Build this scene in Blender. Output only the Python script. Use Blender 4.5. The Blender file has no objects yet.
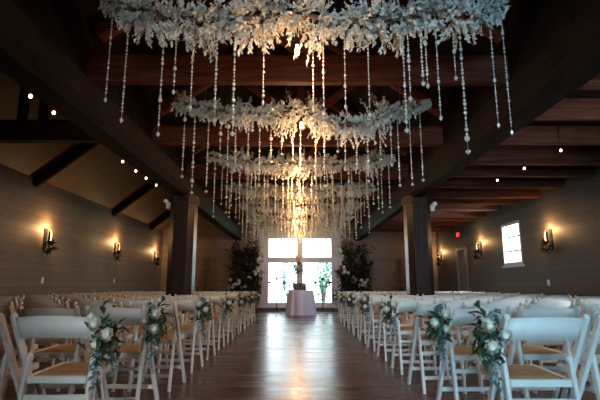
import bpy, math, random
from mathutils import Vector, Matrix, noise
PI = math.pi
sc = bpy.context.scene
COL = sc.collection
rnd = random.Random(11)
R = math.radians

# ------------------------------------------------------------------ mesh helper
class MB:
    def __init__(s):
        s.v = []; s.f = []; s.smooth = []
    def add(s, vs, fs, smooth=False):
        b = len(s.v); s.v.extend(tuple(p) for p in vs)
        for f in fs:
            s.f.append(tuple(i + b for i in f)); s.smooth.append(smooth)
        return s
    def box(s, x0, x1, y0, y1, z0, z1):
        vs = [(x, y, z) for x in (x0, x1) for y in (y0, y1) for z in (z0, z1)]
        return s.add(vs, [(0, 1, 3, 2), (4, 6, 7, 5), (0, 4, 5, 1), (2, 3, 7, 6), (0, 2, 6, 4), (1, 5, 7, 3)])
    def bar(s, p, q, w, h, up=(0, 0, 1)):
        """bar of section w x h from p to q, chamfered edges"""
        p = Vector(p); q = Vector(q); d = (q - p).normalized(); u = Vector(up)
        r = d.cross(u)
        if r.length < 1e-4: r = Vector((1, 0, 0))
        r.normalize(); u = r.cross(d)
        c = min(w, h) * .22
        pr = [(-w/2 + c, -h/2), (w/2 - c, -h/2), (w/2, -h/2 + c), (w/2, h/2 - c), (w/2 - c, h/2), (-w/2 + c, h/2), (-w/2, h/2 - c), (-w/2, -h/2 + c)]
        vs = [e + r*a + u*b for e in (p, q) for a, b in pr]
        n = 8
        fs = [(i, (i+1) % n, n + (i+1) % n, n + i) for i in range(n)] + [tuple(range(n-1, -1, -1)), tuple(range(n, 2*n))]
        return s.add(vs, fs)
    def tube(s, pts, r, n=8, smooth=True):
        pts = [Vector(p) for p in pts]; rs = r if isinstance(r, (list, tuple)) else [r]*len(pts)
        vs = []; up = Vector((.13, .21, .97))
        for i, p in enumerate(pts):
            d = (pts[min(i+1, len(pts)-1)] - pts[max(i-1, 0)]).normalized()
            a = d.cross(up)
            if a.length < 1e-3: a = d.cross(Vector((1, 0, 0)))
            a.normalize(); b = d.cross(a)
            for k in range(n):
                t = 2*PI*k/n; vs.append(p + (a*math.cos(t) + b*math.sin(t))*rs[i])
        fs = []
        for i in range(len(pts)-1):
            for k in range(n):
                fs.append((i*n+k, i*n+(k+1) % n, (i+1)*n+(k+1) % n, (i+1)*n+k))
        fs += [tuple(range(n-1, -1, -1)), tuple((len(pts)-1)*n+k for k in range(n))]
        return s.add(vs, fs, smooth)
    def lathe(s, prof, c=(0, 0, 0), n=20, smooth=True, fold=None):
        vs = []
        for j, (r, z) in enumerate(prof):
            for k in range(n):
                t = 2*PI*k/n; rr = r if fold is None else r + fold(t, j, z)
                vs.append((c[0] + rr*math.cos(t), c[1] + rr*math.sin(t), c[2] + z))
        fs = []
        for j in range(len(prof)-1):
            for k in range(n):
                fs.append((j*n+k, j*n+(k+1) % n, (j+1)*n+(k+1) % n, (j+1)*n+k))
        fs += [tuple(range(n-1, -1, -1)), tuple((len(prof)-1)*n+k for k in range(n))]
        return s.add(vs, fs, smooth)
    def ball(s, c, r, n=8, m=5, sz=1.0):
        prof = [(r*math.sin(PI*j/m) if 0 < j < m else r*.02, -r*sz*math.cos(PI*j/m)) for j in range(m+1)]
        return s.lathe(prof, c, n)
    def leaf(s, p, d, nrm, l, w, bend=.15):
        p = Vector(p); d = Vector(d).normalized(); nrm = Vector(nrm)
        r = d.cross(nrm)
        if r.length < 1e-4: r = d.cross(Vector((.3, .5, .8)))
        r.normalize(); u = r.cross(d)
        m = p + d*l*.5
        vs = [p, m + r*w/2 + u*w*.25, p + d*l - u*l*bend, m - r*w/2 + u*w*.25, m - u*w*.05]
        return s.add(vs, [(0, 1, 4), (1, 2, 4), (2, 3, 4), (3, 0, 4)], True)
    def build(s, name, mat, parent=None, loc=None):
        me = bpy.data.meshes.new(name); me.from_pydata(s.v, [], s.f); me.update()
        me.polygons.foreach_set('use_smooth', s.smooth)
        me.materials.append(mat)
        o = bpy.data.objects.new(name, me); COL.objects.link(o)
        if parent: o.parent = parent
        if loc: o.location = loc
        return o

def tag(o, label=None, cat=None, group=None, kind=None):
    if label: o['label'] = label
    if cat: o['category'] = cat
    if group: o['group'] = group
    if kind: o['kind'] = kind
    return o
def empty(name, loc=(0, 0, 0), rz=0):
    o = bpy.data.objects.new(name, None); COL.objects.link(o)
    o.location = loc; o.rotation_euler.z = rz; o.empty_display_size = .1
    return o
def copy_tree(o, parent=None):
    c = o.copy(); COL.objects.link(c)
    if parent: c.parent = parent
    for ch in list(o.children): copy_tree(ch, c)
    return c
def struct(name, mb, mat, parent=None):
    o = mb.build(name, mat, parent)
    if parent is None: o['kind'] = 'structure'
    return o
def rdir(up=0.0):
    while True:
        v = Vector((rnd.uniform(-1, 1), rnd.uniform(-1, 1), rnd.uniform(-1, 1)))
        if .05 < v.length < 1: break
    v.normalize(); v.z += up
    return v.normalized()
ORD = ['first', 'second', 'third', 'fourth', 'fifth', 'sixth', 'seventh', 'eighth', 'ninth', 'tenth', 'eleventh', 'twelfth', 'thirteenth',
       'fourteenth', 'fifteenth', 'sixteenth', 'seventeenth', 'eighteenth', 'nineteenth', 'twentieth', 'twenty-first', 'twenty-second',
       'twenty-third', 'twenty-fourth', 'twenty-fifth', 'twenty-sixth', 'twenty-seventh', 'twenty-eighth', 'twenty-ninth', 'thirtieth',
       'thirty-first', 'thirty-second', 'thirty-third', 'thirty-fourth', 'thirty-fifth', 'thirty-sixth']

# ------------------------------------------------------------------ materials
def mat(name, col, rough=.5, metal=0, col2=None, nscale=6, stretch=(1, 1, 1), bump=0, emit=None, es=0, trans=0, ior=1.45, detail=4, spec=.5, lo=.35, hi=.65):
    m = bpy.data.materials.new(name); m.use_nodes = True
    nt = m.node_tree; N = nt.nodes; L = nt.links; b = N['Principled BSDF']
    b.inputs['Roughness'].default_value = rough; b.inputs['Metallic'].default_value = metal
    b.inputs['Specular IOR Level'].default_value = spec; b.inputs['IOR'].default_value = ior
    b.inputs['Transmission Weight'].default_value = trans
    b.inputs['Base Color'].default_value = (*col, 1)
    if emit:
        b.inputs['Emission Color'].default_value = (*emit, 1); b.inputs['Emission Strength'].default_value = es
    if col2 or bump:
        tc = N.new('ShaderNodeTexCoord'); mp = N.new('ShaderNodeMapping'); mp.inputs['Scale'].default_value = stretch
        no = N.new('ShaderNodeTexNoise'); no.inputs['Scale'].default_value = nscale; no.inputs['Detail'].default_value = detail
        L.new(tc.outputs['Object'], mp.inputs['Vector']); L.new(mp.outputs['Vector'], no.inputs['Vector'])
        if col2:
            cr = N.new('ShaderNodeValToRGB'); cr.color_ramp.elements[0].color = (*col, 1); cr.color_ramp.elements[1].color = (*col2, 1)
            cr.color_ramp.elements[0].position = lo; cr.color_ramp.elements[1].position = hi
            L.new(no.outputs['Fac'], cr.inputs['Fac']); L.new(cr.outputs['Color'], b.inputs['Base Color'])
        if bump:
            bp = N.new('ShaderNodeBump'); bp.inputs['Strength'].default_value = bump; bp.inputs['Distance'].default_value = .01
            L.new(no.outputs['Fac'], bp.inputs['Height']); L.new(bp.outputs['Normal'], b.inputs['Normal'])
    return m

def shiplap(name, ca, cb, axis, pitch, rough=.6, grooves=.74, spec=.3):
    """painted boards with a dark groove every `pitch` along object axis (0..2)"""
    m = bpy.data.materials.new(name); m.use_nodes = True
    nt = m.node_tree; N = nt.nodes; L = nt.links; b = N['Principled BSDF']
    b.inputs['Roughness'].default_value = rough; b.inputs['Specular IOR Level'].default_value = spec
    tc = N.new('ShaderNodeTexCoord'); sp = N.new('ShaderNodeSeparateXYZ'); L.new(tc.outputs['Object'], sp.inputs[0])
    dv = N.new('ShaderNodeMath'); dv.operation = 'DIVIDE'; dv.inputs[1].default_value = pitch; L.new(sp.outputs[axis], dv.inputs[0])
    fr = N.new('ShaderNodeMath'); fr.operation = 'FRACT'; L.new(dv.outputs[0], fr.inputs[0])
    fl = N.new('ShaderNodeMath'); fl.operation = 'FLOOR'; L.new(dv.outputs[0], fl.inputs[0])
    wn = N.new('ShaderNodeTexWhiteNoise'); wn.noise_dimensions = '1D'; L.new(fl.outputs[0], wn.inputs['W'])
    gr = N.new('ShaderNodeMath'); gr.operation = 'GREATER_THAN'; gr.inputs[1].default_value = .93; L.new(fr.outputs[0], gr.inputs[0])
    no = N.new('ShaderNodeTexNoise'); no.inputs['Scale'].default_value = 2.2; no.inputs['Detail'].default_value = 5
    L.new(tc.outputs['Object'], no.inputs['Vector'])
    ad = N.new('ShaderNodeMath'); ad.operation = 'MULTIPLY_ADD'; ad.inputs[1].default_value = .45; L.new(wn.outputs['Value'], ad.inputs[0]); L.new(no.outputs['Fac'], ad.inputs[2])
    cr = N.new('ShaderNodeValToRGB'); cr.color_ramp.elements[0].color = (*ca, 1); cr.color_ramp.elements[1].color = (*cb, 1)
    cr.color_ramp.elements[0].position = .4; cr.color_ramp.elements[1].position = 1.0
    L.new(ad.outputs[0], cr.inputs['Fac'])
    mx = N.new('ShaderNodeMixRGB'); mx.inputs['Color2'].default_value = (*[c*grooves for c in ca], 1)
    L.new(gr.outputs[0], mx.inputs['Fac']); L.new(cr.outputs['Color'], mx.inputs['Color1']); L.new(mx.outputs['Color'], b.inputs['Base Color'])
    iv = N.new('ShaderNodeMath'); iv.operation = 'SUBTRACT'; iv.inputs[0].default_value = 1; L.new(gr.outputs[0], iv.inputs[1])
    bp = N.new('ShaderNodeBump'); bp.inputs['Strength'].default_value = .25; bp.inputs['Distance'].default_value = .01
    L.new(iv.outputs[0], bp.inputs['Height']); L.new(bp.outputs['Normal'], b.inputs['Normal'])
    return m

def plank_floor():
    m = bpy.data.materials.new('stained plank floor'); m.use_nodes = True
    nt = m.node_tree; N = nt.nodes; L = nt.links; b = N['Principled BSDF']
    tc = N.new('ShaderNodeTexCoord')
    br = N.new('ShaderNodeTexBrick'); br.inputs['Scale'].default_value = 1; br.inputs['Brick Width'].default_value = 1.7; br.inputs['Row Height'].default_value = .135
    br.inputs['Mortar Size'].default_value = .004; br.inputs['Color1'].default_value = (.0, .0, .0, 1); br.inputs['Color2'].default_value = (1, 1, 1, 1)
    br.inputs['Mortar'].default_value = (0, 0, 0, 1); br.inputs['Bias'].default_value = 0; br.offset = .37
    L.new(tc.outputs['Object'], br.inputs['Vector'])
    mp = N.new('ShaderNodeMapping'); mp.inputs['Scale'].default_value = (1.2, 14, 1); L.new(tc.outputs['Object'], mp.inputs['Vector'])
    no = N.new('ShaderNodeTexNoise'); no.inputs['Scale'].default_value = 2.5; no.inputs['Detail'].default_value = 6; L.new(mp.outputs['Vector'], no.inputs['Vector'])
    mx = N.new('ShaderNodeMixRGB'); mx.inputs['Fac'].default_value = .5
    L.new(br.outputs['Color'], mx.inputs['Color1']); L.new(no.outputs['Fac'], mx.inputs['Color2'])
    cr = N.new('ShaderNodeValToRGB'); e = cr.color_ramp.elements
    e[0].color = (.012, .006, .005, 1); e[1].color = (.15, .045, .024, 1); e[0].position = .2; e[1].position = .85
    L.new(mx.outputs['Color'], cr.inputs['Fac']); L.new(cr.outputs['Color'], b.inputs['Base Color'])
    rr = N.new('ShaderNodeMapRange'); rr.inputs['To Min'].default_value = .18; rr.inputs['To Max'].default_value = .34
    L.new(mx.outputs['Color'], rr.inputs['Value']); L.new(rr.outputs['Result'], b.inputs['Roughness'])
    ma = N.new('ShaderNodeMath'); ma.operation = 'MULTIPLY_ADD'; ma.inputs[1].default_value = -1.5; L.new(br.outputs['Fac'], ma.inputs[0]); L.new(mx.outputs['Color'], ma.inputs[2])
    bp = N.new('ShaderNodeBump'); bp.inputs['Strength'].default_value = .5; bp.inputs['Distance'].default_value = .006
    L.new(ma.outputs[0], bp.inputs['Height']); L.new(bp.outputs['Normal'], b.inputs['Normal'])
    b.inputs['Specular IOR Level'].default_value = .5
    return m

def glass_pane():
    m = bpy.data.materials.new('window glass'); m.use_nodes = True
    nt = m.node_tree; N = nt.nodes; L = nt.links; N.remove(N['Principled BSDF'])
    t = N.new('ShaderNodeBsdfTransparent'); t.inputs['Color'].default_value = (.96, .99, .98, 1)
    g = N.new('ShaderNodeBsdfGlossy'); g.inputs['Roughness'].default_value = .02
    lw = N.new('ShaderNodeLayerWeight'); pw = N.new('ShaderNodeMath'); pw.operation = 'POWER'; pw.inputs[1].default_value = 4; L.new(lw.outputs['Facing'], pw.inputs[0])
    f = N.new('ShaderNodeMath'); f.operation = 'MULTIPLY_ADD'; f.inputs[1].default_value = .5; f.inputs[2].default_value = .02; L.new(pw.outputs[0], f.inputs[0])
    x = N.new('ShaderNodeMixShader'); L.new(f.outputs[0], x.inputs[0]); L.new(t.outputs[0], x.inputs[1]); L.new(g.outputs[0], x.inputs[2])
    L.new(x.outputs[0], N['Material Output'].inputs['Surface'])
    return m

M = {}
M['floor'] = plank_floor()
M['wall_l'] = shiplap('cream shiplap boards', (.17, .122, .092), (.22, .162, .126), 2, .15)
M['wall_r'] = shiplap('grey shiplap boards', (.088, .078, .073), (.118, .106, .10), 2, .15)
M['ceil_l'] = shiplap('cream ceiling boards', (.095, .064, .046), (.125, .086, .063), 1, .15)
M['dark_board'] = shiplap('dark brown boards', (.008, .005, .004), (.016, .009, .007), 1, .14, .7, .5, .06)
M['beam'] = mat('dark stained timber', (.007, .0045, .004), .7, spec=.08, col2=(.018, .011, .009), nscale=4, stretch=(6, .5, 6), bump=.25, detail=6)
M['tie'] = mat('red brown timber', (.055, .018, .010), .65, spec=.12, col2=(.12, .038, .022), nscale=4, stretch=(.5, 6, 6), bump=.25, detail=6)
M['post'] = mat('brown box post timber', (.016, .008, .006), .36, spec=.3, col2=(.042, .022, .017), nscale=3, stretch=(6, 6, .5), bump=.25, detail=6)
M['trimw'] = mat('white painted trim', (.47, .47, .52), .4, col2=(.54, .54, .59), nscale=4)
M['glass'] = glass_pane()
M['baseb'] = mat('dark baseboard', (.05, .045, .042), .5, col2=(.07, .06, .055))
M['doorg'] = mat('grey door paint', (.17, .18, .19), .45, col2=(.2, .21, .22), nscale=3)
M['chair'] = mat('white chair paint', (.75, .71, .64), .38, col2=(.82, .78, .72), nscale=9, stretch=(1, 1, .3))
M['pad'] = mat('tan seat pad', (.36, .235, .125), .55, col2=(.46, .31, .17), nscale=14, bump=.15)
M['brass'] = mat('steel pivot', (.5, .5, .48), .35, 1)
M['frost'] = mat('frosted garland leaves', (.50, .51, .46), .7, col2=(.80, .78, .70), nscale=5, detail=3, lo=.38, hi=.58)
M['twig'] = mat('brown garland branch', (.09, .06, .04), .8, col2=(.14, .1, .07))
M['wire'] = mat('thin steel wire', (.3, .3, .3), .4, 1)
M['crystal'] = mat('cut glass beads', (.82, .80, .72), .08, trans=.25, ior=1.55, spec=.9, col2=(.72, .68, .58), nscale=30)
M['bulbw'] = mat('glowing bulb glass', (1, .8, .5), .2, emit=(1, .58, .22), es=9)
M['bulbs'] = mat('small white bulb', (1, .85, .6), .2, emit=(1, .70, .40), es=7)
M['iron'] = mat('black wrought iron', (.012, .012, .013), .45, .6, col2=(.022, .021, .02), nscale=20)
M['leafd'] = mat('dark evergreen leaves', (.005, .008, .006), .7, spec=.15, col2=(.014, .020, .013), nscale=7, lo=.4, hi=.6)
M['leafg'] = mat('bouquet leaves', (.018, .040, .016), .5, col2=(.05, .09, .04), nscale=25)
M['euca'] = mat('blue green eucalyptus', (.06, .17, .18), .6, col2=(.15, .30, .31), nscale=25)
M['rose'] = mat('white rose petals', (.74, .70, .58), .55, col2=(.84, .81, .72), nscale=30)
M['blush'] = mat('cream and tan petals', (.46, .36, .25), .55, col2=(.66, .58, .45), nscale=20)
M['ribbon'] = mat('pale ribbon', (.5, .42, .42), .4, col2=(.58, .5, .5))
M['cloth'] = mat('lilac grey tablecloth', (.56, .57, .78), .7, col2=(.62, .63, .84), nscale=30, bump=.05)
M['chest'] = mat('dark weathered chest wood', (.045, .035, .032), .6, col2=(.10, .08, .075), nscale=8, stretch=(1, 6, 6), bump=.2)
M['gold'] = mat('aged gold metal', (.38, .25, .12), .4, .8, col2=(.45, .3, .16))
M['plume'] = mat('dried tan plumes', (.30, .20, .11), .8, col2=(.42, .30, .18), nscale=20)
M['plastic'] = mat('white plastic', (.72, .72, .70), .4, col2=(.76, .76, .74))
M['lens'] = mat('lamp lens', (.85, .85, .82), .15, col2=(.9, .9, .88))
M['red'] = mat('red glowing letters', (.8, .05, .05), .4, emit=(1, .05, .06), es=1.2)
M['signdk'] = mat('dark sign face', (.05, .03, .03), .4, col2=(.06, .035, .035))
M['candle'] = mat('ivory candle wax', (.75, .68, .55), .5, col2=(.8, .74, .6))
M['lawn'] = mat('outside lawn', (.12, .2, .10), .9, col2=(.2, .28, .15), nscale=2)
M['leafo'] = mat('garden leaves', (.03, .085, .055), .5, col2=(.06, .14, .09), nscale=5)
M['bark'] = mat('bark', (.06, .045, .035), .9, col2=(.09, .07, .055))
M['pot'] = mat('grey planter', (.05, .05, .05), .6, col2=(.07, .07, .07))

# ------------------------------------------------------------------ room shell
XL, XR, YF, YB = -5.0, 5.2, -1.2, 16.8
XM = .06                                                     # centre line of the nave
struct('floor', MB().box(XL-.3, XR+.3, YF-4.4, YB+.3, -.12, 0), M['floor'])
struct('lawn', MB().box(-22, 22, YB+.6, YB+24, -.5, -.3), M['lawn'])

def wall_with_holes(name, mat_, axis, c0, c1, a0, a1, z0, z1, holes):
    """wall slab; axis 'x' = constant x (c0..c1), runs along y; holes = (a0,a1,z0,z1)"""
    mb = MB()
    def put(p, q, r, s):
        if q - p < 1e-4 or s - r < 1e-4: return
        if axis == 'x': mb.box(c0, c1, p, q, r, s)
        else: mb.box(p, q, c0, c1, r, s)
    cur = a0
    for h in sorted(holes):
        put(cur, h[0], z0, z1); put(h[0], h[1], z0, h[2]); put(h[0], h[1], h[3], z1); cur = h[1]
    put(cur, a1, z0, z1)
    return struct(name, mb, mat_)

W_END = (-1.25, 1.47, .13, 2.83)
W_R = [(2.9, 3.9, 1.46, 2.50), (10.40, 11.38, 1.41, 2.44)]  # the nearer one is unseen, added to light the right-hand chairs
D_R = (13.80, 14.72, 0.0, 2.09)
W_F = [(-1.65, .35, .15, 2.50)]  # window of the added lobby, placed to light the chair backs
ENTRY = (-.85, 1.3, 0, 2.45)  # unseen doorway, added and sized to narrow the lobby daylight
wall_with_holes('wall_left', M['wall_l'], 'x', XL-.2, XL, YF, YB, 0, 3.0, [])
wall_with_holes('wall_right', M['wall_r'], 'x', XR, XR+.2, YF, YB, 0, 3.2, W_R + [D_R])
wall_with_holes('wall_back', M['wall_l'], 'y', YB, YB+.2, XL-.2, XR+.2, 0, 6.2, [W_END])
wall_with_holes('wall_front', M['wall_l'], 'y', YF-.2, YF, XL-.2, XR+.2, 0, 6.2, [ENTRY])
# unseen lobby, added so its window beams daylight through the doorway onto the chairs
VY = YF - 4.0
wall_with_holes('wall_added_lobby', M['wall_l'], 'y', VY-.2, VY, -2.4, 2.4, 0, 3.0, W_F)
struct('wall_added_lobby_left', MB().box(-2.4, -2.2, VY, YF-.2, 0, 3.0), M['wall_l'])
struct('wall_added_lobby_right', MB().box(2.2, 2.4, VY, YF-.2, 0, 3.0), M['wall_l'])
struct('ceiling_added_lobby', MB().box(-2.4, 2.4, VY-.2, YF-.2, 3.0, 3.1), M['dark_board'])
struct('trim_3', MB().box(ENTRY[0]-.1, ENTRY[0], YF, YF+.03, 0, ENTRY[3]+.1).box(ENTRY[1], ENTRY[1]+.1, YF, YF+.03, 0, ENTRY[3]+.1).box(ENTRY[0], ENTRY[1], YF, YF+.03, ENTRY[3], ENTRY[3]+.1), M['trimw'])  # trim around the added doorway

# ceilings: cream slope over the left aisle, flat dark deck over the right aisle, dark gable over the nave
def slab(name, m, p, q, t):
    (x0, z0), (x1, z1) = p, q
    mb = MB(); vs = [(x, y, z) for (x, z) in ((x0, z0), (x1, z1), (x1, z1+t), (x0, z0+t)) for y in (YF, YB)]
    mb.add(vs, [(0, 2, 3, 1), (2, 4, 5, 3), (4, 6, 7, 5), (6, 0, 1, 7), (0, 6, 4, 2), (1, 3, 5, 7)])
    return struct(name, mb, m)
slab('ceiling_left', M['ceil_l'], (XL-.2, 2.79), (-2.25, 5.15), .12)
slab('ceiling_right', M['dark_board'], (2.3, 3.06), (XR+.2, 3.06), .14)
slab('ceiling_nave_left', M['dark_board'], (-2.3, 3.75), (XM, 5.3), .12)
slab('ceiling_nave_right', M['dark_board'], (XM, 5.3), (2.42, 3.75), .12)
struct('wall_header_left', MB().box(-2.36, -2.26, YF, YB, 2.98, 5.3), M['dark_board'])
struct('wall_header_right', MB().box(2.28, 2.38, YF, YB, 2.98, 3.95), M['dark_board'])
struct('nave_beam', MB().bar((-2.2, YF, 2.78), (-2.2, YB, 2.78), .40, .40), M['beam'])
struct('nave_beam', MB().bar((2.27, YF, 2.775), (2.27, YB, 2.775), .30, .44), M['beam'])
# box posts with base and cap trim
for x, w in ((-2.155, .46), (2.29, .45)):
    p = struct('pillar', MB().bar((x, 8.5, 0), (x, 8.5, 2.6), w, w, (0, 1, 0)), M['post'])
    b = MB()
    for z0, z1, e in ((0, .16, .03), (2.46, 2.60, .025)):
        b.bar((x, 8.5, z0), (x, 8.5, z1), w + 2*e, w + 2*e, (0, 1, 0))
    b.build('pillar_trim', M['post'], p)
# trusses over the nave, one behind each garland
TY = [2.35 + 2.22*k for k in range(7)]
for y in TY:
    t = struct('tie_beam', MB().bar((-2.27, y, 3.25), (2.30, y, 3.25), .16, .32), M['tie'])
    MB().bar((-2.2, y, 3.66), (XM, y, 5.2), .14, .18).build('rafter', M['tie'], t)
    MB().bar((XM, y, 5.2), (2.3, y, 3.66), .14, .18).build('rafter', M['tie'], t)
    MB().bar((XM, y, 3.4), (XM, y, 5.15), .14, .14, (0, 1, 0)).build('king_post', M['tie'], t)
    MB().bar((-.25 + XM - .9, y, 4.38), (XM, y, 3.45), .09, .12).build('strut', M['tie'], t)
    MB().bar((.25 + XM + .9, y, 4.38), (XM, y, 3.45), .09, .12).build('strut', M['tie'], t)
# left aisle rafters under the cream ceiling, and the near tie with its two struts
for y in (1.6, 8.4, 12.1, 15.25):
    struct('aisle_rafter', MB().bar((-5.02, y, 2.84), (-2.25, y, 5.05), .14, .20), M['beam'])
struct('aisle_tie_beam', MB().bar((-5.05, 5.1, 2.725), (-2.3, 5.1, 2.725), .2, .25), M['beam'])
for x in (-3.27, -3.02):
    struct('aisle_strut', MB().bar((x, 5.1, 2.84), (x, 5.1, 5.15 - (-2.25 - x)*.8), .10, .10, (0, 1, 0)), M['beam'])
# right aisle joists
k = 0
y = 1.2
while y < YB - .3:
    struct('aisle_joist', MB().bar((2.3, y, 2.93), (XR+.05, y, 2.93), .10 if k % 3 else .16, .26 if k % 3 else .32), M['tie'])
    y += .92; k += 1
# baseboards
struct('baseboard_left', MB().box(XL, XL+.02, YF, YB, 0, .16), M['baseb'])
struct('baseboard_right', MB().box(XR-.02, XR, YF, 13.70, 0, .16).box(XR-.02, XR, 14.82, YB, 0, .16), M['baseb'])
struct('baseboard_back', MB().box(XL, -1.42, YB-.02, YB, 0, .16).box(1.62, XR, YB-.02, YB, 0, .16).box(-1.42, 1.62, YB-.03, YB, 0, .13), M['baseb'])
# chair rail dark strip low on both long walls
struct('trim_1', MB().box(XL, XL+.025, YF, YB, .78, .84), M['wall_l'])
struct('trim_2', MB().box(XR-.025, XR, YF, 13.70, .78, .84).box(XR-.025, XR, 14.82, YB, .78, .84), M['wall_r'])

# ------------------------------------------------------------------ windows and door
def end_window():
    x0, x1, z0, z1 = W_END; yc = YB + .06
    f = MB()
    def fr(a, b, c, d, dy=.06): f.box(a, b, yc-dy, yc+dy, c, d)
    fr(x0, x0+.20, z0, z1); fr(x1-.20, x1, z0, z1)
    fr(x0+.20, x1-.20, z1-.18, z1); fr(x0+.20, x1-.20, z0, z0+.18)
    cx = (x0+x1)/2
    fr(cx-.11, cx+.11, z0+.18, z1-.18)
    for a, b in ((x0+.20, cx-.11), (cx+.11, x1-.20)):
        fr(a, b, 1.75, 1.95)
    w = struct('window_1', f, M['trimw'])
    c = MB()
    c.box(x0-.15, x0, YB-.03, YB+.02, .13, z1+.16).box(x1, x1+.15, YB-.03, YB+.02, .13, z1+.16).box(x0, x1, YB-.03, YB+.02, z1, z1+.16)
    c.build('window_casing', M['trimw'], w)
    MB().box(x0-.18, x1+.18, YB-.10, YB+.02, .13, .19).build('window_sill', M['trimw'], w)
    for a, b in ((x0+.18, cx-.10), (cx+.10, x1-.18)):
        MB().box(a, b, yc-.004, yc+.004, z0+.16, 1.77).build('pane', M['glass'], w)
        MB().box(a, b, yc-.004, yc+.004, 1.93, z1-.16).build('pane', M['glass'], w)
end_window()
def side_window(n, axis, c, a0, a1, z0, z1, s):
    """window in a slab; s = direction from wall face outwards"""
    f = MB(); g = MB(); k = MB()
    def put(mb, p, q, r, t, d0, d1):
        lo, hi = sorted((c + s*d0, c + s*d1))
        if axis == 'x': mb.box(lo, hi, p, q, r, t)
        else: mb.box(p, q, lo, hi, r, t)
    e = .07
    put(f, a0, a0+e, z0, z1, .0, .14); put(f, a1-e, a1, z0, z1, .0, .14); put(f, a0+e, a1-e, z1-e, z1, .0, .14); put(f, a0+e, a1-e, z0, z0+e, .0, .14)
    w = struct('window_%d' % n, f, M['trimw'])
    put(k, (a0+a1)/2-.022, (a0+a1)/2+.022, z0+e, z1-e, .08, .10)
    for i in (1, 2):
        zz = z0 + (z1-z0)*i/3; put(k, a0+e, a1-e, zz-.02, zz+.02, .08, .10)
    k.build('muntin', M['trimw'], w)
    put(g, a0+e-.01, a1-e+.01, z0+e-.01, z1-e+.01, .105, .112); g.build('pane', M['glass'], w)
    q = MB(); put(q, a0-.06, a1+.06, z0-.05, z0, -.03, .03); q.build('window_sill', M['trimw'], w)
n = 2
for a0, a1, z0, z1 in reversed(W_R):
    side_window(n, 'x', XR, a0, a1, z0, z1, 1); n += 1
for a0, a1, z0, z1 in W_F:  # window of the added lobby
    side_window(n, 'y', VY, a0, a1, z0, z1, -1); n += 1
# grey door in the right wall
a0, a1, z0, z1 = D_R
d = struct('door_1', MB().box(XR+.03, XR+.08, a0+.06, a1-.06, .01, z1-.06), M['doorg'])
MB().box(XR-.02, XR+.12, a0, a0+.06, 0, z1).box(XR-.02, XR+.12, a1-.06, a1, 0, z1).box(XR-.02, XR+.12, a0+.06, a1-.06, z1-.06, z1).build('door_frame', M['doorg'], d)
pn = MB()
for zz0, zz1 in ((.2, .95), (1.1, 1.95)):
    for yy0, yy1 in ((a0+.14, (a0+a1)/2-.04), ((a0+a1)/2+.04, a1-.14)):
        pn.box(XR+.02, XR+.032, yy0, yy1, zz0, zz1)
pn.build('door_panel', M['doorg'], d)
MB().tube([(XR+.03, a0+.13, 1.0), (XR-.03, a0+.13, 1.0), (XR-.03, a0+.24, 1.0)], .011).build('door_handle', M['brass'], d)

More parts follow.
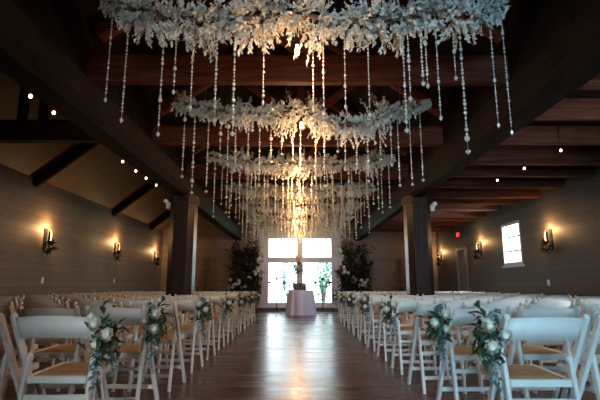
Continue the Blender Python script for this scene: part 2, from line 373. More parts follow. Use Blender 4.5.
# ------------------------------------------------------------------ folding chairs
def make_chair():
    root = empty('folding_chair')
    hx = .207
    top, foot = Vector((0, 0, .778)), Vector((0, .47, 0))
    for s in (-1, 1):
        m = MB(); o = Vector((s*hx, 0, 0))
        m.bar(o + top, o + foot, .026, .042)
        m.ball(o + top + Vector((0, 0, -.001)), .0165, 8, 6)
        m.build('back_post', M['chair'], root)
        m = MB(); o = Vector((s*(hx-.027), 0, 0))
        m.bar(o + Vector((0, .150, .545)), o + Vector((0, .055, 0)), .024, .044)
        m.ball(o + Vector((0, .150, .545)), .020, 8, 6)
        l = m.build('rear_leg', M['chair'], root)
        MB().tube([(s*(hx+.016), .152, .522), (s*(hx-.043), .152, .522)], .006, 8).build('pivot_pin', M['brass'], l)
    # curved back slat
    vs = []; nx = 13
    for j in range(nx):
        u = -1 + 2*j/(nx-1); x = u*(hx-.008); b = -.030*(1-u*u)
        zt = .768 + .010*(1-u*u); zb = .650 + .006*(1-u*u)
        for z in (zb, zt):
            yy = .60*(.775-z) + b
            vs += [(x, yy-.008, z), (x, yy+.008, z)]
    fs = []
    for j in range(nx-1):
        a = j*4; c = a+4
        fs += [(a, c, c+2, a+2), (a+1, a+3, c+3, c+1), (a+2, c+2, c+3, a+3), (a, a+1, c+1, c)]
    fs += [(0, 2, 3, 1), (nx*4-4, nx*4-3, nx*4-1, nx*4-2)]
    MB().add(vs, fs, True).build('backrest', M['chair'], root)
    # seat frame and pad
    f = MB(); w = hx-.045
    for s in (-1, 1): f.bar((s*w, .125, .425), (s*w, .505, .437), .022, .04)
    f.bar((-w, .125, .425), (w, .125, .425), .022, .04); f.bar((-w, .505, .437), (w, .505, .437), .022, .04)
    f.build('seat_frame', M['chair'], root)
    p = MB(); nxx, nyy = 7, 7; vs = []
    for top_ in (0, 1):
        for i in range(nxx):
            for j in range(nyy):
                u = -1 + 2*i/(nxx-1); v = -1 + 2*j/(nyy-1)
                pu = .018*(1-abs(u)**4)*(1-abs(v)**4)
                vs.append((u*(w-.004), .315 + v*.19, .436 + .006*v + (.010 + pu if top_ else 0)))
    q = nxx*nyy; fs = []
    for i in range(nxx-1):
        for j in range(nyy-1):
            a = i*nyy+j; fs += [(q+a, q+a+nyy, q+a+nyy+1, q+a+1), (a, a+1, a+nyy+1, a+nyy)]
    for i in range(nxx-1):
        for j in (0, nyy-1):
            a = i*nyy+j; fs.append((a, a+nyy, q+a+nyy, q+a))
    for j in range(nyy-1):
        for i in (0, nxx-1):
            a = i*nyy+j; fs.append((a, a+1, q+a+1, q+a))
    p.add(vs, fs, True).build('seat_pad', M['pad'], root)
    MB().bar((-hx, .375, .158), (hx, .375, .158), .018, .032).build('front_stretcher', M['chair'], root)
    MB().bar((-hx+.03, .078, .13), (hx-.03, .078, .13), .018, .032).build('rear_stretcher', M['chair'], root)
    MB().bar((-hx+.03, .113, .335), (hx-.03, .113, .335), .018, .03).build('rear_stretcher', M['chair'], root)
    return root

def rose_mb(c, r, ax=(0, 0, 1), n=13):
    m = MB(); ax = Vector(ax).normalized()
    m.ball(c, r*.62, 8, 5)
    a = ax.orthogonal().normalized(); b = ax.cross(a)
    c = Vector(c)
    for i in range(n):
        t = i*2.4; lay = i/n; d = a*math.cos(t) + b*math.sin(t)
        base = c - ax*r*.45 + d*r*(.2+.3*lay); tip = c + ax*r*(.75 - .55*lay) + d*r*(.5+.5*lay)
        sd = ax.cross(d); ww = r*.55
        mid = (base+tip)/2 + d*r*.25
        m.add([base-sd*ww*.4, base+sd*ww*.4, mid+sd*ww, tip+sd*ww*.5, tip-sd*ww*.5, mid-sd*ww], [(0, 1, 2, 5), (5, 2, 3, 4)], True)
    return m

def make_bouquet(var):
    """bouquet tied to a chair post; origin on the post face, +x points to the aisle"""
    r_ = random.Random(40+var); root = empty('aisle_bouquet')
    f = MB()
    for i in range(85):
        p = Vector((r_.gauss(.035, .032), r_.gauss(-.02, .045), r_.gauss(0, .055)))
        d = Vector((r_.uniform(-.3, 1), r_.uniform(-1, .8), r_.uniform(-1, 1)))
        f.leaf(p, d, (r_.uniform(-1, 1), r_.uniform(-1, 1), 1), r_.uniform(.05, .10), r_.uniform(.022, .04))
    f.build('foliage', M['leafg'], root)
    e = MB()
    for s in range(5):
        p0 = Vector((r_.uniform(.0, .06), r_.uniform(-.06, .0), r_.uniform(-.02, .10)))
        L_ = r_.uniform(.14, .30)*(1.0 if s < 4 else -.35)
        dx, dy = r_.uniform(-.04, .06), r_.uniform(-.04, .04)
        pts = [p0 + Vector((dx*t, dy*t - .01*t, -L_*t)) for t in (0, .33, .66, 1)]
        e.tube(pts, .0025, 4)
        for q in range(16):
            t = (q+.5)/16; p = p0 + Vector((dx*t, dy*t-.01*t, -L_*t)); an = q*2.4
            e.leaf(p, (math.cos(an), math.sin(an), -.4), (0, 0, 1), .045, .026)
    e.build('eucalyptus_spray', M['euca'], root)
    nr = (3, 4, 3)[var]
    for i in range(nr):
        a = r_.uniform(0, 6.28)
        c = (.045 + .055*math.cos(i*2.1+var), -.105 + r_.uniform(-.015, .015), .02 + .06*math.sin(i*2.1+var))
        rose_mb(c, r_.uniform(.032, .040), (.3, -1, .35)).build('rose', M['rose'], root)
    b = MB()
    for dx in (-.012, .02):
        pts = [(.0+dx*t*2, -.018-.006*math.sin(5*t), -.05-.30*t) for t in [k/7 for k in range(8)]]
        vs = []
        for p in pts: vs += [(p[0]-.009, p[1], p[2]), (p[0]+.009, p[1]-.003, p[2]), (p[0]+.009, p[1]-.001, p[2]), (p[0]-.009, p[1]+.002, p[2])]
        fs = []
        for i in range(7):
            for j in range(4): fs.append((i*4+j, i*4+(j+1) % 4, i*4+4+(j+1) % 4, i*4+4+j))
        fs += [(3, 2, 1, 0), (28, 29, 30, 31)]
        b.add(vs, fs, True)
    b.tube([(-.062, -.02, -.03), (-.03, -.03, -.03), (.0, -.022, -.035), (.015, 0, -.045)], [.008, .014, .016, .01], 8)
    b.build('ribbon', M['ribbon'], root)
    return root

NR, NC, DY = 12, 7, .86
FLOWERS = (0, 1, 3, 5, 7, 9, 11)
chair0 = make_chair(); first = [True]
bq0 = [make_bouquet(v) for v in range(3)]; bfirst = [True]*3
for side in (-1, 1):
    sname = 'left' if side < 0 else 'right'
    bi = 0
    for r in range(NR):
        yr = (2.52 if side < 0 else 2.42) + DY*r
        seats = []
        for c in range(NC):
            x = (-1.325 if side < 0 else 1.30) + side*.50*c
            if r == 7 and c in (1, 2): continue                       # the box post stands here
            if abs(x) - .25 > .72*(yr+.3) + .55: continue             # far outside the frame
            seats.append((c, x))
        for i, (c, x) in enumerate(seats):
            ch = chair0 if first[0] else copy_tree(chair0); first[0] = False
            jx = rnd.uniform(-.012, .012) if c else 0
            ch.location = (x + jx, yr + rnd.uniform(-.02, .02), 0); ch.rotation_euler.z = R(rnd.uniform(-1.6, 1.6))
            if c == 0:
                lab = 'white folding chair, %s end of the %s row from the back%s' % ('aisle', ORD[r], ' with flowers' if r in FLOWERS else '') + ', ' + sname + ' block'
            else:
                lab = 'white folding chair, %s block, %s row from the back, %s seat from the aisle' % (sname, ORD[r], ORD[i])
            tag(ch, lab, 'chair', 'white folding chairs in rows')
        if r in FLOWERS:
            v = (bi + (side > 0)) % 3
            b = bq0[v] if bfirst[v] else copy_tree(bq0[v]); bfirst[v] = False
            ax = -1.325+.262 if side < 0 else 1.30-.262
            b.location = (ax, yr + .05, .665); b.scale = (1, 1, 1)
            b.rotation_euler.z = R(-12) if side < 0 else R(180+12-24)
            if side > 0:
                b.scale = (-1, 1, 1); b.rotation_euler.z = R(8)
            tag(b, 'white rose and eucalyptus bouquet tied to %s block aisle chair, %s row from the back' % (sname, ORD[r]), 'flowers', 'bouquets on the aisle chairs')
            bi += 1

# ------------------------------------------------------------------ altar table, box, vase, candelabra
TX, TYY = .12, 14.75
t = empty('round_table', (TX, TYY, 0)); tag(t, 'round table hidden under the lilac grey cloth before the end window', 'table')
MB().lathe([(.0, .735), (.37, .735), (.38, .745), (.38, .765), (.37, .77), (.0, .77)], (0, 0, 0), 32).build('tabletop', M['chest'], t)
MB().lathe([(.26, 0), (.26, .02), (.05, .05), (.04, .4), (.05, .735)], (0, 0, 0), 16).build('pedestal', M['chest'], t)
fold = lambda a, j, z: (0 if j < 3 else (.028*math.cos(11*a) + .014*math.cos(17*a+1))*min(1, (j-2)/5))
prof = [(.001, .781), (.30, .781), (.382, .779), (.392, .755)] + [(.395 + .075*(k/9)**.8, .755 - .745*k/9) for k in range(1, 10)]
cl = MB()
nseg = 88
vs = []
for j, (rr, z) in enumerate(prof):
    for k in range(nseg):
        a = 2*PI*k/nseg; q = rr + (fold(a, j, z) if j >= 3 else 0); vs.append((q*math.cos(a), q*math.sin(a), z))
fs = [(j*nseg+(k+1) % nseg, j*nseg+k, (j+1)*nseg+k, (j+1)*nseg+(k+1) % nseg) for j in range(len(prof)-1) for k in range(nseg)]
cl.add(vs, fs, True)
tag(cl.build('tablecloth', M['cloth'], None, (TX, TYY, 0)), 'floor length lilac grey cloth draped over the round altar table', 'tablecloth')
b = empty('wooden_chest', (TX - .03, TYY - .06, .782)); tag(b, 'dark wooden chest on the cloth covered altar table', 'box')
MB().box(-.21, .21, -.13, .13, 0, .16).build('chest_body', M['chest'], b)
MB().box(-.215, .215, -.135, .135, .163, .215).build('lid', M['chest'], b)
MB().box(-.03, .03, -.143, -.130, .11, .19).build('clasp', M['iron'], b)
mt = MB()
for x in (-.15, .15): MB().box(x-.015, x+.015, -.140, -.1290, .0, .217).build('metal_strap', M['iron'], b)
v = empty('flower_vase', (TX - .07, TYY - .04, .997)); tag(v, 'tall gold vase of greenery and dried plumes on the wooden chest', 'vase')
MB().lathe([(.055, 0), (.06, .01), (.022, .05), (.02, .22), (.045, .38), (.075, .44), (.07, .45), (.02, .40)], (0, 0, 0), 18).build('vase_body', M['gold'], v)
g = MB()
for i in range(150):
    d = rdir(.15); g.leaf(Vector((0, 0, .50)) + Vector((d.x*.10, d.y*.10, d.z*.12)), d, rdir(), rnd.uniform(.05, .1), .03)
g.build('foliage', M['leafd'], v)
pl = MB()
for i in range(9):
    a = i*.7; tx, ty = .09*math.cos(a), .06*math.sin(a)
    pl.tube([(0, 0, .35), (tx*.4, ty*.4, .6), (tx, ty, .82+.1*math.sin(3*i))], .004, 4)
    for k in range(14):
        z = .58 + .02*k; u = (z-.35)/.47
        pl.leaf((tx*u*u, ty*u*u, z), (rnd.uniform(-.5, .5), rnd.uniform(-.5, .5), 1), rdir(), .06, .016)
pl.build('dried_plume', M['plume'], v)
for k in range(3):
    rose_mb((-.06+.06*k, -.11, .47+.03*(k % 2)), .035, (0, -1, .3)).build('rose', M['blush'], v)

def candelabra(x, lab):
    c = empty('candelabra', (x, 14.9, 0)); tag(c, lab, 'candle stand', 'iron candle stands by the altar')
    s = MB().tube([(0, 0, .10), (0, 0, .6), (0, 0, 1.10)], .015)
    s.ball((0, 0, .55), .02).ball((0, 0, .97), .022)
    s.build('stem', M['iron'], c)
    for k in range(3):
        a = 2*PI*k/3 + .5
        MB().tube([(0, 0, .13), (.07*math.cos(a), .07*math.sin(a), .11), (.17*math.cos(a), .17*math.sin(a), .012)], .009).build('foot', M['iron'], c)
    for sx in (-1, 1):
        MB().tube([(0, 0, .90), (sx*.08, 0, .87), (sx*.18, 0, .90), (sx*.23, 0, .985)], .008).build('arm', M['iron'], c)
    for sx, z in ((-.23, .985), (0, 1.10), (.23, .985)):
        cup = MB().lathe([(.014, 0), (.052, .015), (.056, .06), (.050, .062), (.02, .02)], (sx, 0, z), 14).build('candle_cup', M['iron'], c)
        MB().lathe([(.02, .018), (.02, .085), (.004, .088)], (sx, 0, z), 12).build('candle', M['candle'], cup)
candelabra(-.66, 'black iron three-cup candle stand left of the altar table')
candelabra(.84, 'black iron three-cup candle stand right of the altar table')

# dark greenery flanking the window, roses spilling along the inner edge
def flank(s, cx, lab):
    o = empty('greenery_arrangement', (cx, 16.15, 0)); tag(o, lab, 'floral arrangement', 'greenery either side of the end window')
    st = MB()
    for i in range(9):
        a = i*.7; st.tube([(.05*math.cos(a), .05*math.sin(a), .0), (.12*math.cos(a), .1*math.sin(a), .9), (.30*math.cos(a), .2*math.sin(a), 2.1 + .25*math.sin(i*2.3))], [.02, .014, .005], 6)
    st.build('stem', M['bark'], o)
    f = MB()
    for i in range(140):                                             # ragged sprays rising and spreading from the stems
        z = rnd.uniform(.0, 2.0); a = rnd.uniform(0, 2*PI); q = .34*math.sqrt(rnd.random())
        p = Vector((q*math.cos(a), .7*q*math.sin(a), z))
        e = p + Vector((math.cos(a)*rnd.uniform(.1, .42), math.sin(a)*.22, rnd.uniform(.1, .55)))
        if e.z > 2.5: e.z = 2.5
        st_n = 30
        for k in range(st_n):
            t_ = k/st_n; pp = p.lerp(e, t_) + Vector((rnd.gauss(0, .04), rnd.gauss(0, .03), rnd.gauss(0, .04)))
            f.leaf(pp, (e-p).normalized()*.8 + rdir()*.8, rdir(), rnd.uniform(.08, .17), rnd.uniform(.022, .045))
    for i in range(260):
        z = rnd.uniform(.6, 1.3); x = s*rnd.uniform(-.55, .55)
        f.leaf((x, -.36 + rnd.uniform(-.12, .1), z), rdir(), rdir(), .12, .045)
    f.build('foliage', M['leafd'], o)
    path = [(-s*.50, .95), (-s*.25, 1.02), (0, 1.0), (s*.2, 1.15), (s*.36, 1.35), (s*.47, 1.62), (s*.52, 1.95), (s*.55, 2.3)]
    for i in range(30):
        u = rnd.random()**1.25*(len(path)-1); k = min(int(u), len(path)-2); w = u-k
        x = path[k][0]*(1-w) + path[k+1][0]*w; z = path[k][1]*(1-w) + path[k+1][1]*w; e = .17*(1-u/9)
        c = (x + rnd.uniform(-e, e), -.42 + rnd.uniform(-.06, .06) + .03*u, z + rnd.uniform(-e, e))
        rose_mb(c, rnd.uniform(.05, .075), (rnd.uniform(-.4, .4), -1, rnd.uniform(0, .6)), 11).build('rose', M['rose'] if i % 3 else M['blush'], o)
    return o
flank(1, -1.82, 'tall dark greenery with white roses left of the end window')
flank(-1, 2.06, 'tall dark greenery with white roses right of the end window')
def small_tree(x, lab):
    o = empty('small_evergreen', (x, 16.25, 0)); tag(o, lab, 'potted tree', 'small evergreens on the end wall')
    MB().lathe([(.12, 0), (.16, .28), (.17, .30), (.15, .30), (.13, .26)], (0, 0, 0), 16).build('planter', M['pot'], o)
    MB().tube([(0, 0, .2), (0, 0, 1.0), (.01, 0, 1.95)], [.025, .016, .004], 6).build('trunk', M['bark'], o)
    f = MB()
    for i in range(70):
        z = .45 + 1.4*i/70; a = i*2.4; L_ = .36*(1 - (z-.4)/1.6) + .03
        e = Vector((L_*math.cos(a), L_*.8*math.sin(a), z + L_*.35))
        f.tube([(0, 0, z), e], .004, 4)
        for k in range(9):
            t_ = (k+1)/9; p = Vector((0, 0, z)).lerp(e, t_)
            f.leaf(p, rdir(.5) + Vector((math.cos(a), math.sin(a), 0)), rdir(), .06, .012)
    f.build('foliage', M['leafd'], o)
small_tree(-3.25, 'small dark evergreen against the left part of end wall')
small_tree(3.66, 'small dark evergreen against the right part of end wall')

# ------------------------------------------------------------------ garlands, bulbs, crystal strands
GN = ['nearest', 'second nearest', 'third nearest', 'fourth nearest', 'fifth nearest', 'sixth nearest', 'farthest']
GY = [3.35, 5.56, 7.77, 9.97, 12.1, 14.2, 15.95]
GX0, GX1 = -1.58, 1.74
GC = {0: [(-1.62, 3.29), (-1.3, 3.16), (-.9, 3.06), (-.5, 3.08), (0.0, 3.13), (.35, 3.05), (.7, 3.08), (1.0, 3.15), (1.35, 3.12), (1.78, 3.26)],
      1: [(-1.60, 3.34), (-1.3, 3.24), (-.9, 3.18), (-.45, 3.15), (0.1, 3.18), (.45, 3.0), (.8, 3.0), (1.15, 3.16), (1.45, 3.26), (1.82, 3.32)],
      2: [(-1.63, 3.26), (-1.1, 3.16), (-.5, 3.10), (.05, 3.10), (.6, 3.10), (1.2, 3.14), (1.76, 3.20)]}
def gz(k, x): return gz_(k, x) - .0065*(GY[k] - 3.3)
def gz_(k, x):
    if k in GC: c = GC[k]
    else:
        c = [(GX0, 3.22 - .015*k), (-.9, 3.12), (-.2, 3.08), (.3, 3.10 - .01*k), (1.0, 3.10), (GX1 + .05, 3.18)]
    if x <= c[0][0]: return c[0][1]
    for (a, za), (b_, zb) in zip(c, c[1:]):
        if x <= b_:
            u = (x-a)/(b_-a); u = u*u*(3-2*u); return za*(1-u) + zb*u
    return c[-1][1]
PENDZ = [2.77, 2.95, 2.95, 2.95, 2.95, 2.95, 2.95]
garlands = []
for k, gy in enumerate(GY):
    g = empty('hanging_floral_garland', (XM, gy, 3.1)); o0 = Vector((XM, gy, 3.1))
    tag(g, 'frosted white foliage garland hung under the rafters, %s of the seven' % GN[k], 'garland', 'white garlands above the aisle')
    x0, x1 = GX0, GX1
    br = MB(); pts = [Vector((x, gy, gz(k, x))) - o0 for x in [x0 + (x1-x0)*i/16 for i in range(17)]]
    br.tube(pts, .022, 6); br.build('branch', M['twig'], g)
    f = MB()
    for i in range(760):
        x = rnd.uniform(x0, x1); u = (x-x0)/(x1-x0); edge = min(1, .5 + 4*min(u, 1-u))
        lump = .8 + .75*noise.noise(Vector((x*4.3, k*7.7, 0)))
        p = Vector((x, gy, gz(k, x))) - o0
        a = rnd.uniform(0, 2*PI)
        d = Vector((rnd.uniform(-.6, .6), math.cos(a), math.sin(a)*.95 - .15)).normalized()
        L_ = rnd.uniform(.11, .27)*edge*lump*1.1
        e = p + d*L_ + Vector((0, 0, -.03))
        nl = 16
        for q in range(nl):
            t_ = .3 + .7*(q+1)/nl; pp = p.lerp(e, t_); sd = d.cross(rdir())
            dd = d*.7 + sd*(1 if q % 2 else -1)*.8 + Vector((0, 0, -.25))
            if q == nl-1: dd = d
            f.leaf(pp, dd, rdir(), rnd.uniform(.028, .052), rnd.uniform(.016, .027), .2)
    f.build('foliage', M['frost'], g)
    for x in (-1.2, -.1, 1.35):
        MB().tube([Vector((x, gy, gz(k, x))) - o0, Vector((x, gy, 5.3 - .66*abs(x - XM) + .06)) - o0], .003, 5).build('hanging_wire', M['wire'], g)
    garlands.append(g)
    # bare bulb hung in the middle of each garland
    bx = XM - .06 + (.05 if k % 2 else 0)
    p = empty('pendant_bulb', (bx, gy - .05, PENDZ[k])); tag(p, 'warm bare bulb hanging in the middle of the %s garland' % GN[k], 'light bulb', 'bulbs in the garlands')
    MB().lathe([(.003, -.040), (.014, -.032), (.020, -.010), (.018, .012), (.012, .040), (.011, .06)], (0, 0, 0), 14).build('bulb', M['bulbw'], p)
    MB().lathe([(.017, .052), (.02, .06), (.02, .11), (.008, .12)], (0, 0, 0), 12).build('socket', M['iron'], p)
    MB().tube([(0, 0, .115), (0, 0, 5.22 - PENDZ[k])], .004, 6).build('cable', M['iron'], p)
    li = bpy.data.lights.new('bulb glow', 'POINT'); li.energy = (15, 30, 30, 28, 26, 22, 16)[k]; li.color = (1, .52, .22); li.shadow_soft_size = .08
    lo = bpy.data.objects.new('bulb_glow', li); COL.objects.link(lo); lo.location = (bx, gy - .05, PENDZ[k] - (.2 if k == 0 else .34))

def strand(x, y, zt, zb, thick, label, seed):
    r_ = random.Random(seed); m = MB()
    m.tube([(0, 0, 0), (0, 0, zb-zt)], .0016, 4)
    z = -.02
    while z > zb - zt + .05:
        rr = r_.choice((.0048, .0055, .0065, .0085))*thick
        if r_.random() < .12: rr *= 1.6
        m.ball((0, 0, z), rr, 6, 4, 1.15)
        z -= rr*2.3 + r_.uniform(.002, .013)
    o = m.build('hanging_crystal_strand', M['crystal'], None, (x, y, zt))
    tag(o, label, 'crystal strand', 'crystal strands hanging from the garlands')
    d = MB().lathe([(.001, -.032), (.010*thick, -.018), (.0125*thick, -.006), (.006, .008), (.002, .014)], (0, 0, zb-zt), 8, False)
    d.build('drop', M['crystal'], o)
    return o
ST0 = [(-1.53, 2.40, 1.1), (-1.37, 2.21, 1.2), (-1.09, 2.11, 1.3), (-1.00, 2.48, 1.2), (-.83, 2.30, 1.2), (-.66, 2.24, 1.6), (-.51, 2.12, 1.7), (-.27, 2.36, 1.0),
       (.13, 2.20, 1.0), (.21, 2.26, 1.1), (.38, 2.32, 1.0), (.58, 2.28, 1.1), (.86, 2.14, 1.6), (.90, 2.40, 1.3), (1.00, 2.52, 1.4), (1.03, 2.49, 1.2),
       (1.13, 2.24, 1.1), (1.29, 2.60, 1.3), (1.345, 1.98, 1.8), (1.58, 2.18, 1.1), (1.68, 2.12, 1.1)]
seed = 100
for k, gy in enumerate(GY):
    if k == 0: lst = [(x, gy + rnd.uniform(-.05, .08), zb, th) for x, zb, th in ST0]
    else:
        ns = (0, 23, 30, 34, 36, 36, 34)[k]; lst = []
        for i in range(ns):
            x = GX0 + .06 + (GX1-GX0-.12)*(i+.5)/ns + rnd.uniform(-.04, .04)
            lo_ = (0, 2.08, 2.08, 2.08, 2.10, 2.14, 2.18)[k]
            lst.append((x, gy + rnd.uniform(-.14, .14), lo_ + rnd.random()*(.55 if k < 2 else .42), rnd.uniform(1.3, 1.9) + .12*k))
    lst.sort()
    for i, (x, y, zb, th) in enumerate(lst):
        seed += 1
        strand(x, y, gz(k, x) + .02, zb, th, 'hanging crystal bead strand, %s from the left on the %s white garland' % (ORD[i], GN[k]), seed)

# ------------------------------------------------------------------ wall sconces
def sconce(x, y, z, s, lab):
    """s = +1 on the left wall (faces +x), -1 on the right wall"""
    o = empty('wall_sconce', (x, y, z)); tag(o, lab, 'wall light', 'candle sconces on the long walls')
    MB().box(min(0, s*.02), max(0, s*.02), -.05, .05, -.24, .16).build('back_plate', M['iron'], o)
    MB().tube([(s*.01, 0, -.16), (s*.08, -.0, -.19), (s*.13, 0, -.15), (s*.13, 0, -.11)], .010).build('arm', M['iron'], o)
    MB().lathe([(.02, -.13), (.075, -.12), (.08, -.105), (.07, -.10), (.02, -.11)], (s*.12, 0, 0), 16).build('candle_tray', M['iron'], o)
    for dy, z1, nm in ((-.055, .10, 'candle_tube'), (.06, -.01, 'candle_tube')):
        MB().lathe([(.024, -.11), (.024, z1), (.019, z1), (.019, z1-.02)], (s*.12, dy, 0), 12).build(nm, M['iron'], o)
    MB().lathe([(.012, -.10), (.020, -.085), (.027, -.02), (.024, .05), (.012, .095), (.003, .115)], (s*.10, .005, 0), 12).build('flame_bulb', M['bulbw'], o)
    f = MB()
    for i in range(64):
        a = rnd.uniform(0, 2*PI); e = rnd.uniform(.02, .10)
        f.leaf((s*rnd.uniform(.03, .16), e*math.cos(a)*1.2, -.21 + e*math.sin(a)*.8), (s*rnd.uniform(0, .7), math.cos(a)*1.3, math.sin(a)*.9 - .15), rdir(), rnd.uniform(.07, .14), .032)
    f.build('greenery_sprig', M['leafd'], o)
    li = bpy.data.lights.new('sconce glow', 'POINT'); li.energy = 14; li.color = (1, .55, .22); li.shadow_soft_size = .03
    lo = bpy.data.objects.new('sconce_glow', li); COL.objects.link(lo); lo.location = (x + s*.135, y + .005, z + .15)
for i, (y, z) in enumerate(((8.94, 1.89), (12.41, 1.95), (15.90, 1.96))):
    sconce(XL, y, z, 1, 'lit iron candle sconce with greenery on left wall, %s' % ('nearest of three', 'middle of three', 'farthest of three')[i])
for i, (y, z) in enumerate(((9.15, 1.91), (12.70, 1.99), (16.25, 1.96))):
    sconce(XR, y, z, -1, 'lit iron candle sconce with greenery on right wall, %s' % ('beyond the window toward the camera', 'between window and grey door', 'past the grey door')[i])

# string of small bulbs along the left nave beam, three under the right joists
def string_bulb(x, y, z, top, lab, grp):
    o = empty('festoon_bulb', (x, y, z)); tag(o, lab, 'light bulb', grp)
    MB().ball((0, 0, 0), .016, 10, 6, 1.2).build('bulb', M['bulbs'], o)
    MB().lathe([(.014, .02), (.015, .03), (.015, .06), (.004, .065)], (0, 0, 0), 10).build('socket', M['iron'], o)
    MB().tube([(0, 0, .06), (0, 0, top - z)], .004, 5).build('cord', M['iron'], o)
SB = [3.87, 4.27, 6.08, 6.6, 7.07, 7.59]
for i, y in enumerate(SB):
    string_bulb(-2.43, y, 2.63, 3.0, 'small glowing bulb on the outer side of left nave beam, %s along from the camera' % ORD[i], 'bulbs along the left beam')
MB_ = MB().tube([(-2.43, 1.0, 2.99), (-2.43, 8.2, 2.99)], .006, 6)
tag(MB_.build('light_cord', M['iron']), 'dark cord along the left beam carrying the small bulbs', 'cord')
for i, (x, y) in enumerate(((3.51, 5.74), (3.49, 6.68), (3.42, 7.47))):
    string_bulb(x, y, 2.70, 3.08, 'small glowing bulb under the right aisle joists, %s from the camera' % ORD[i], 'bulbs under the right joists')
li = bpy.data.lights.new('festoon glow', 'POINT'); li.energy = 1.6; li.color = (1, .42, .15); li.shadow_soft_size = .03
lo = bpy.data.objects.new('festoon_glow', li); COL.objects.link(lo); lo.location = (-2.52, 4.4, 2.66)

# ------------------------------------------------------------------ emergency lights, exit sign, outlets
def emergency(x, y, z, s, lab):
    o = empty('emergency_light', (x, y, z)); tag(o, lab, 'emergency light', 'emergency lights on the box posts')
    MB().box(min(0, s*.07), max(0, s*.07), -.10, .04, -.05, .06).build('housing', M['plastic'], o)
    for dz, dy in ((.065, -.085), (.05, .03)):
        h = MB(); h.tube([(s*.05, dy, dz), (s*.06, dy - .03, dz + .01), (s*.07, dy - .075, dz + .012)], [.02, .036, .042], 12)
        hd = h.build('lamp_head', M['plastic'], o)
        MB().ball((s*.071, dy - .076, dz + .012), .034, 12, 6).build('lens', M['lens'], hd)
emergency(-2.385, 8.42, 2.40, -1, 'white twin-head emergency light on the left box post')
emergency(2.515, 8.42, 2.36, 1, 'white twin-head emergency light on the right box post')
o = empty('exit_sign', (5.165, 14.3, 2.52), R(-90)); tag(o, 'small red lit EXIT sign above the grey door', 'sign')
MB().box(-.15, .15, -.025, .025, -.10, .10).build('sign_face', M['signdk'], o)
MB().box(-.05, .05, .025, .036, -.05, .05).build('bracket', M['plastic'], o)
GL = {'E': [(0, .2, 0, 1), (.2, 1, 0, .18), (.2, .85, .41, .59), (.2, 1, .82, 1)], 'I': [(.38, .62, 0, 1)], 'T': [(.39, .61, 0, .82), (0, 1, .82, 1)]}
xx = -.13
for ch in 'EXIT':
    m = MB(); w, h = (.052, .13)
    if ch == 'X':
        for a, b_ in (((0, 0), (1, 1)), ((0, 1), (1, 0))):
            m.bar((xx + a[0]*w, -.029, -.065 + a[1]*h), (xx + b_[0]*w, -.029, -.065 + b_[1]*h), .008, .014, (0, 1, 0) if False else (0, 0, 1))
    else:
        for a, b_, c, d_ in GL[ch]: m.box(xx + a*w, xx + b_*w, -.032, -.025, -.065 + c*h, -.065 + d_*h)
    m.build('letter', M['red'], o); xx += .07
def outlet(x, y, z, s, lab):
    o = empty('wall_outlet', (x, y, z)); tag(o, lab, 'outlet', 'white outlets on the walls')
    MB().box(min(0, s*.012), max(0, s*.012), -.04, .04, -.06, .06).build('cover_plate', M['plastic'], o)
    for dz in (-.025, .025): MB().box(min(s*.010, s*.016), max(s*.010, s*.016), -.018, .018, dz-.016, dz+.016).build('socket', M['lens'], o)
outlet(XL, 9.0, 1.03, 1, 'white outlet on left wall below the nearest sconce')
outlet(XL, 12.52, 1.06, 1, 'white outlet on left wall below the middle sconce')
outlet(XR, 9.41, .99, -1, 'white outlet on right wall below the nearest sconce')

# ------------------------------------------------------------------ garden outside the end window
def garden(x, y, h, w, lab):
    o = empty('garden_shrub', (x, y, -.3)); tag(o, lab, 'shrub', 'shrubs outside the end window')
    st = MB(); f = MB()
    for i in range(9):
        a = i*2.4; tip = Vector((w*.7*math.cos(a), w*.5*math.sin(a), h*(.6 + .4*rnd.random())))
        st.tube([(0, 0, 0), tip*.5 + Vector((0, 0, h*.12)), tip], [.03, .018, .006], 5)
        for q in range(75):
            t_ = rnd.uniform(.45, 1.05); p = tip*t_ + Vector((rnd.gauss(0, .12), rnd.gauss(0, .12), rnd.gauss(0, .10)))
            f.leaf(p, rdir(), rdir(), rnd.uniform(.10, .2), rnd.uniform(.05, .09))
    st.build('stem', M['bark'], o); f.build('foliage', M['leafo'], o)
garden(-.30, 19.6, 2.45, .62, 'leafy shrub outside, seen behind the vase')
garden(1.15, 19.9, 2.4, .42, 'leafy shrub outside the right window pane')

# ------------------------------------------------------------------ daylight, camera
w = bpy.data.worlds.new('overcast daylight'); sc.world = w; w.use_nodes = True
bg = w.node_tree.nodes['Background']; bg.inputs['Color'].default_value = (.78, .91, 1.0, 1); bg.inputs['Strength'].default_value = 14.0
N = w.node_tree.nodes; L = w.node_tree.links                        # sky bluer on one side of the entrance, whiter over the garden
tc = N.new('ShaderNodeTexCoord'); sx = N.new('ShaderNodeSeparateXYZ'); L.new(tc.outputs['Generated'], sx.inputs[0])
mr = N.new('ShaderNodeMapRange'); mr.inputs['From Min'].default_value = .04; mr.inputs['From Max'].default_value = -.22; L.new(sx.outputs['X'], mr.inputs['Value'])
lt = N.new('ShaderNodeMath'); lt.operation = 'LESS_THAN'; lt.inputs[1].default_value = 0; L.new(sx.outputs['Y'], lt.inputs[0])
mu = N.new('ShaderNodeMath'); mu.operation = 'MULTIPLY'; L.new(mr.outputs['Result'], mu.inputs[0]); L.new(lt.outputs[0], mu.inputs[1])
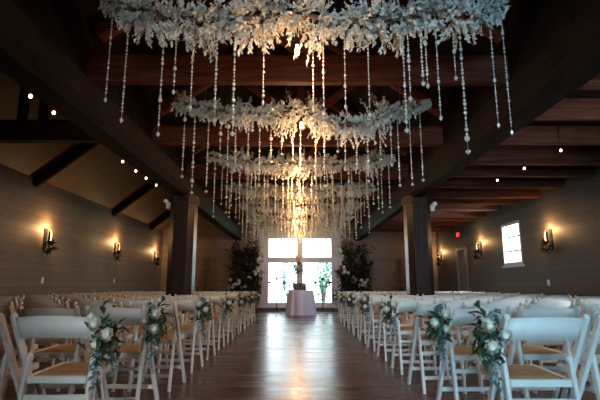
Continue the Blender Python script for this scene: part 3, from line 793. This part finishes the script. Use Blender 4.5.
mx = N.new('ShaderNodeMixRGB'); mx.inputs['Color1'].default_value = (.78, .89, 1.0, 1); mx.inputs['Color2'].default_value = (.40, .72, 1.0, 1)
L.new(mu.outputs[0], mx.inputs['Fac']); L.new(mx.outputs['Color'], bg.inputs['Color'])
st = N.new('ShaderNodeMapRange'); st.inputs['From Min'].default_value = -.3; st.inputs['From Max'].default_value = .3      # dull sky over the garden, bright over the entrance
st.inputs['To Min'].default_value = 42.0; st.inputs['To Max'].default_value = 5.0
L.new(sx.outputs['Y'], st.inputs['Value']); L.new(st.outputs['Result'], bg.inputs['Strength'])
def portal(loc, rot, sx, sy):
    l = bpy.data.lights.new('window daylight', 'AREA'); l.shape = 'RECTANGLE'; l.size = sx; l.size_y = sy; l.cycles.is_portal = True
    o = bpy.data.objects.new('window_daylight', l); COL.objects.link(o); o.location = loc; o.rotation_euler = rot
x0, x1, z0, z1 = W_END
portal(((x0+x1)/2, YB+.19, (z0+z1)/2), (R(-90), 0, 0), x1-x0, z1-z0)
for a0, a1, z0, z1 in W_R: portal((XR+.19, (a0+a1)/2, (z0+z1)/2), (0, R(90), 0), z1-z0, a1-a0)
for a0, a1, z0, z1 in W_F: portal(((a0+a1)/2, VY-.19, (z0+z1)/2), (R(90), 0, 0), a1-a0, z1-z0)  # daylight through the added lobby window

cd = bpy.data.cameras.new('camera'); cam = bpy.data.objects.new('camera', cd); COL.objects.link(cam); sc.camera = cam
cd.sensor_width = 36; cd.lens = 27; cd.clip_end = 200
cam.location = (0, 0, .94); cam.rotation_euler = (R(90) + math.atan(85/450), 0, -math.atan(3/450))
cd.dof.use_dof = True; cd.dof.focus_distance = 5.6; cd.dof.aperture_fstop = 2.6

vs_ = sc.view_settings; vs_.view_transform = 'Standard'; vs_.look = 'None'; vs_.gamma = 1; vs_.use_curve_mapping = False; vs_.exposure = .58
try:
    sc.cycles.use_denoising = True; sc.cycles.sample_clamp_indirect = 6; sc.cycles.max_bounces = 10; sc.cycles.transparent_max_bounces = 12
    sc.cycles.caustics_reflective = False; sc.cycles.caustics_refractive = False
except Exception: pass
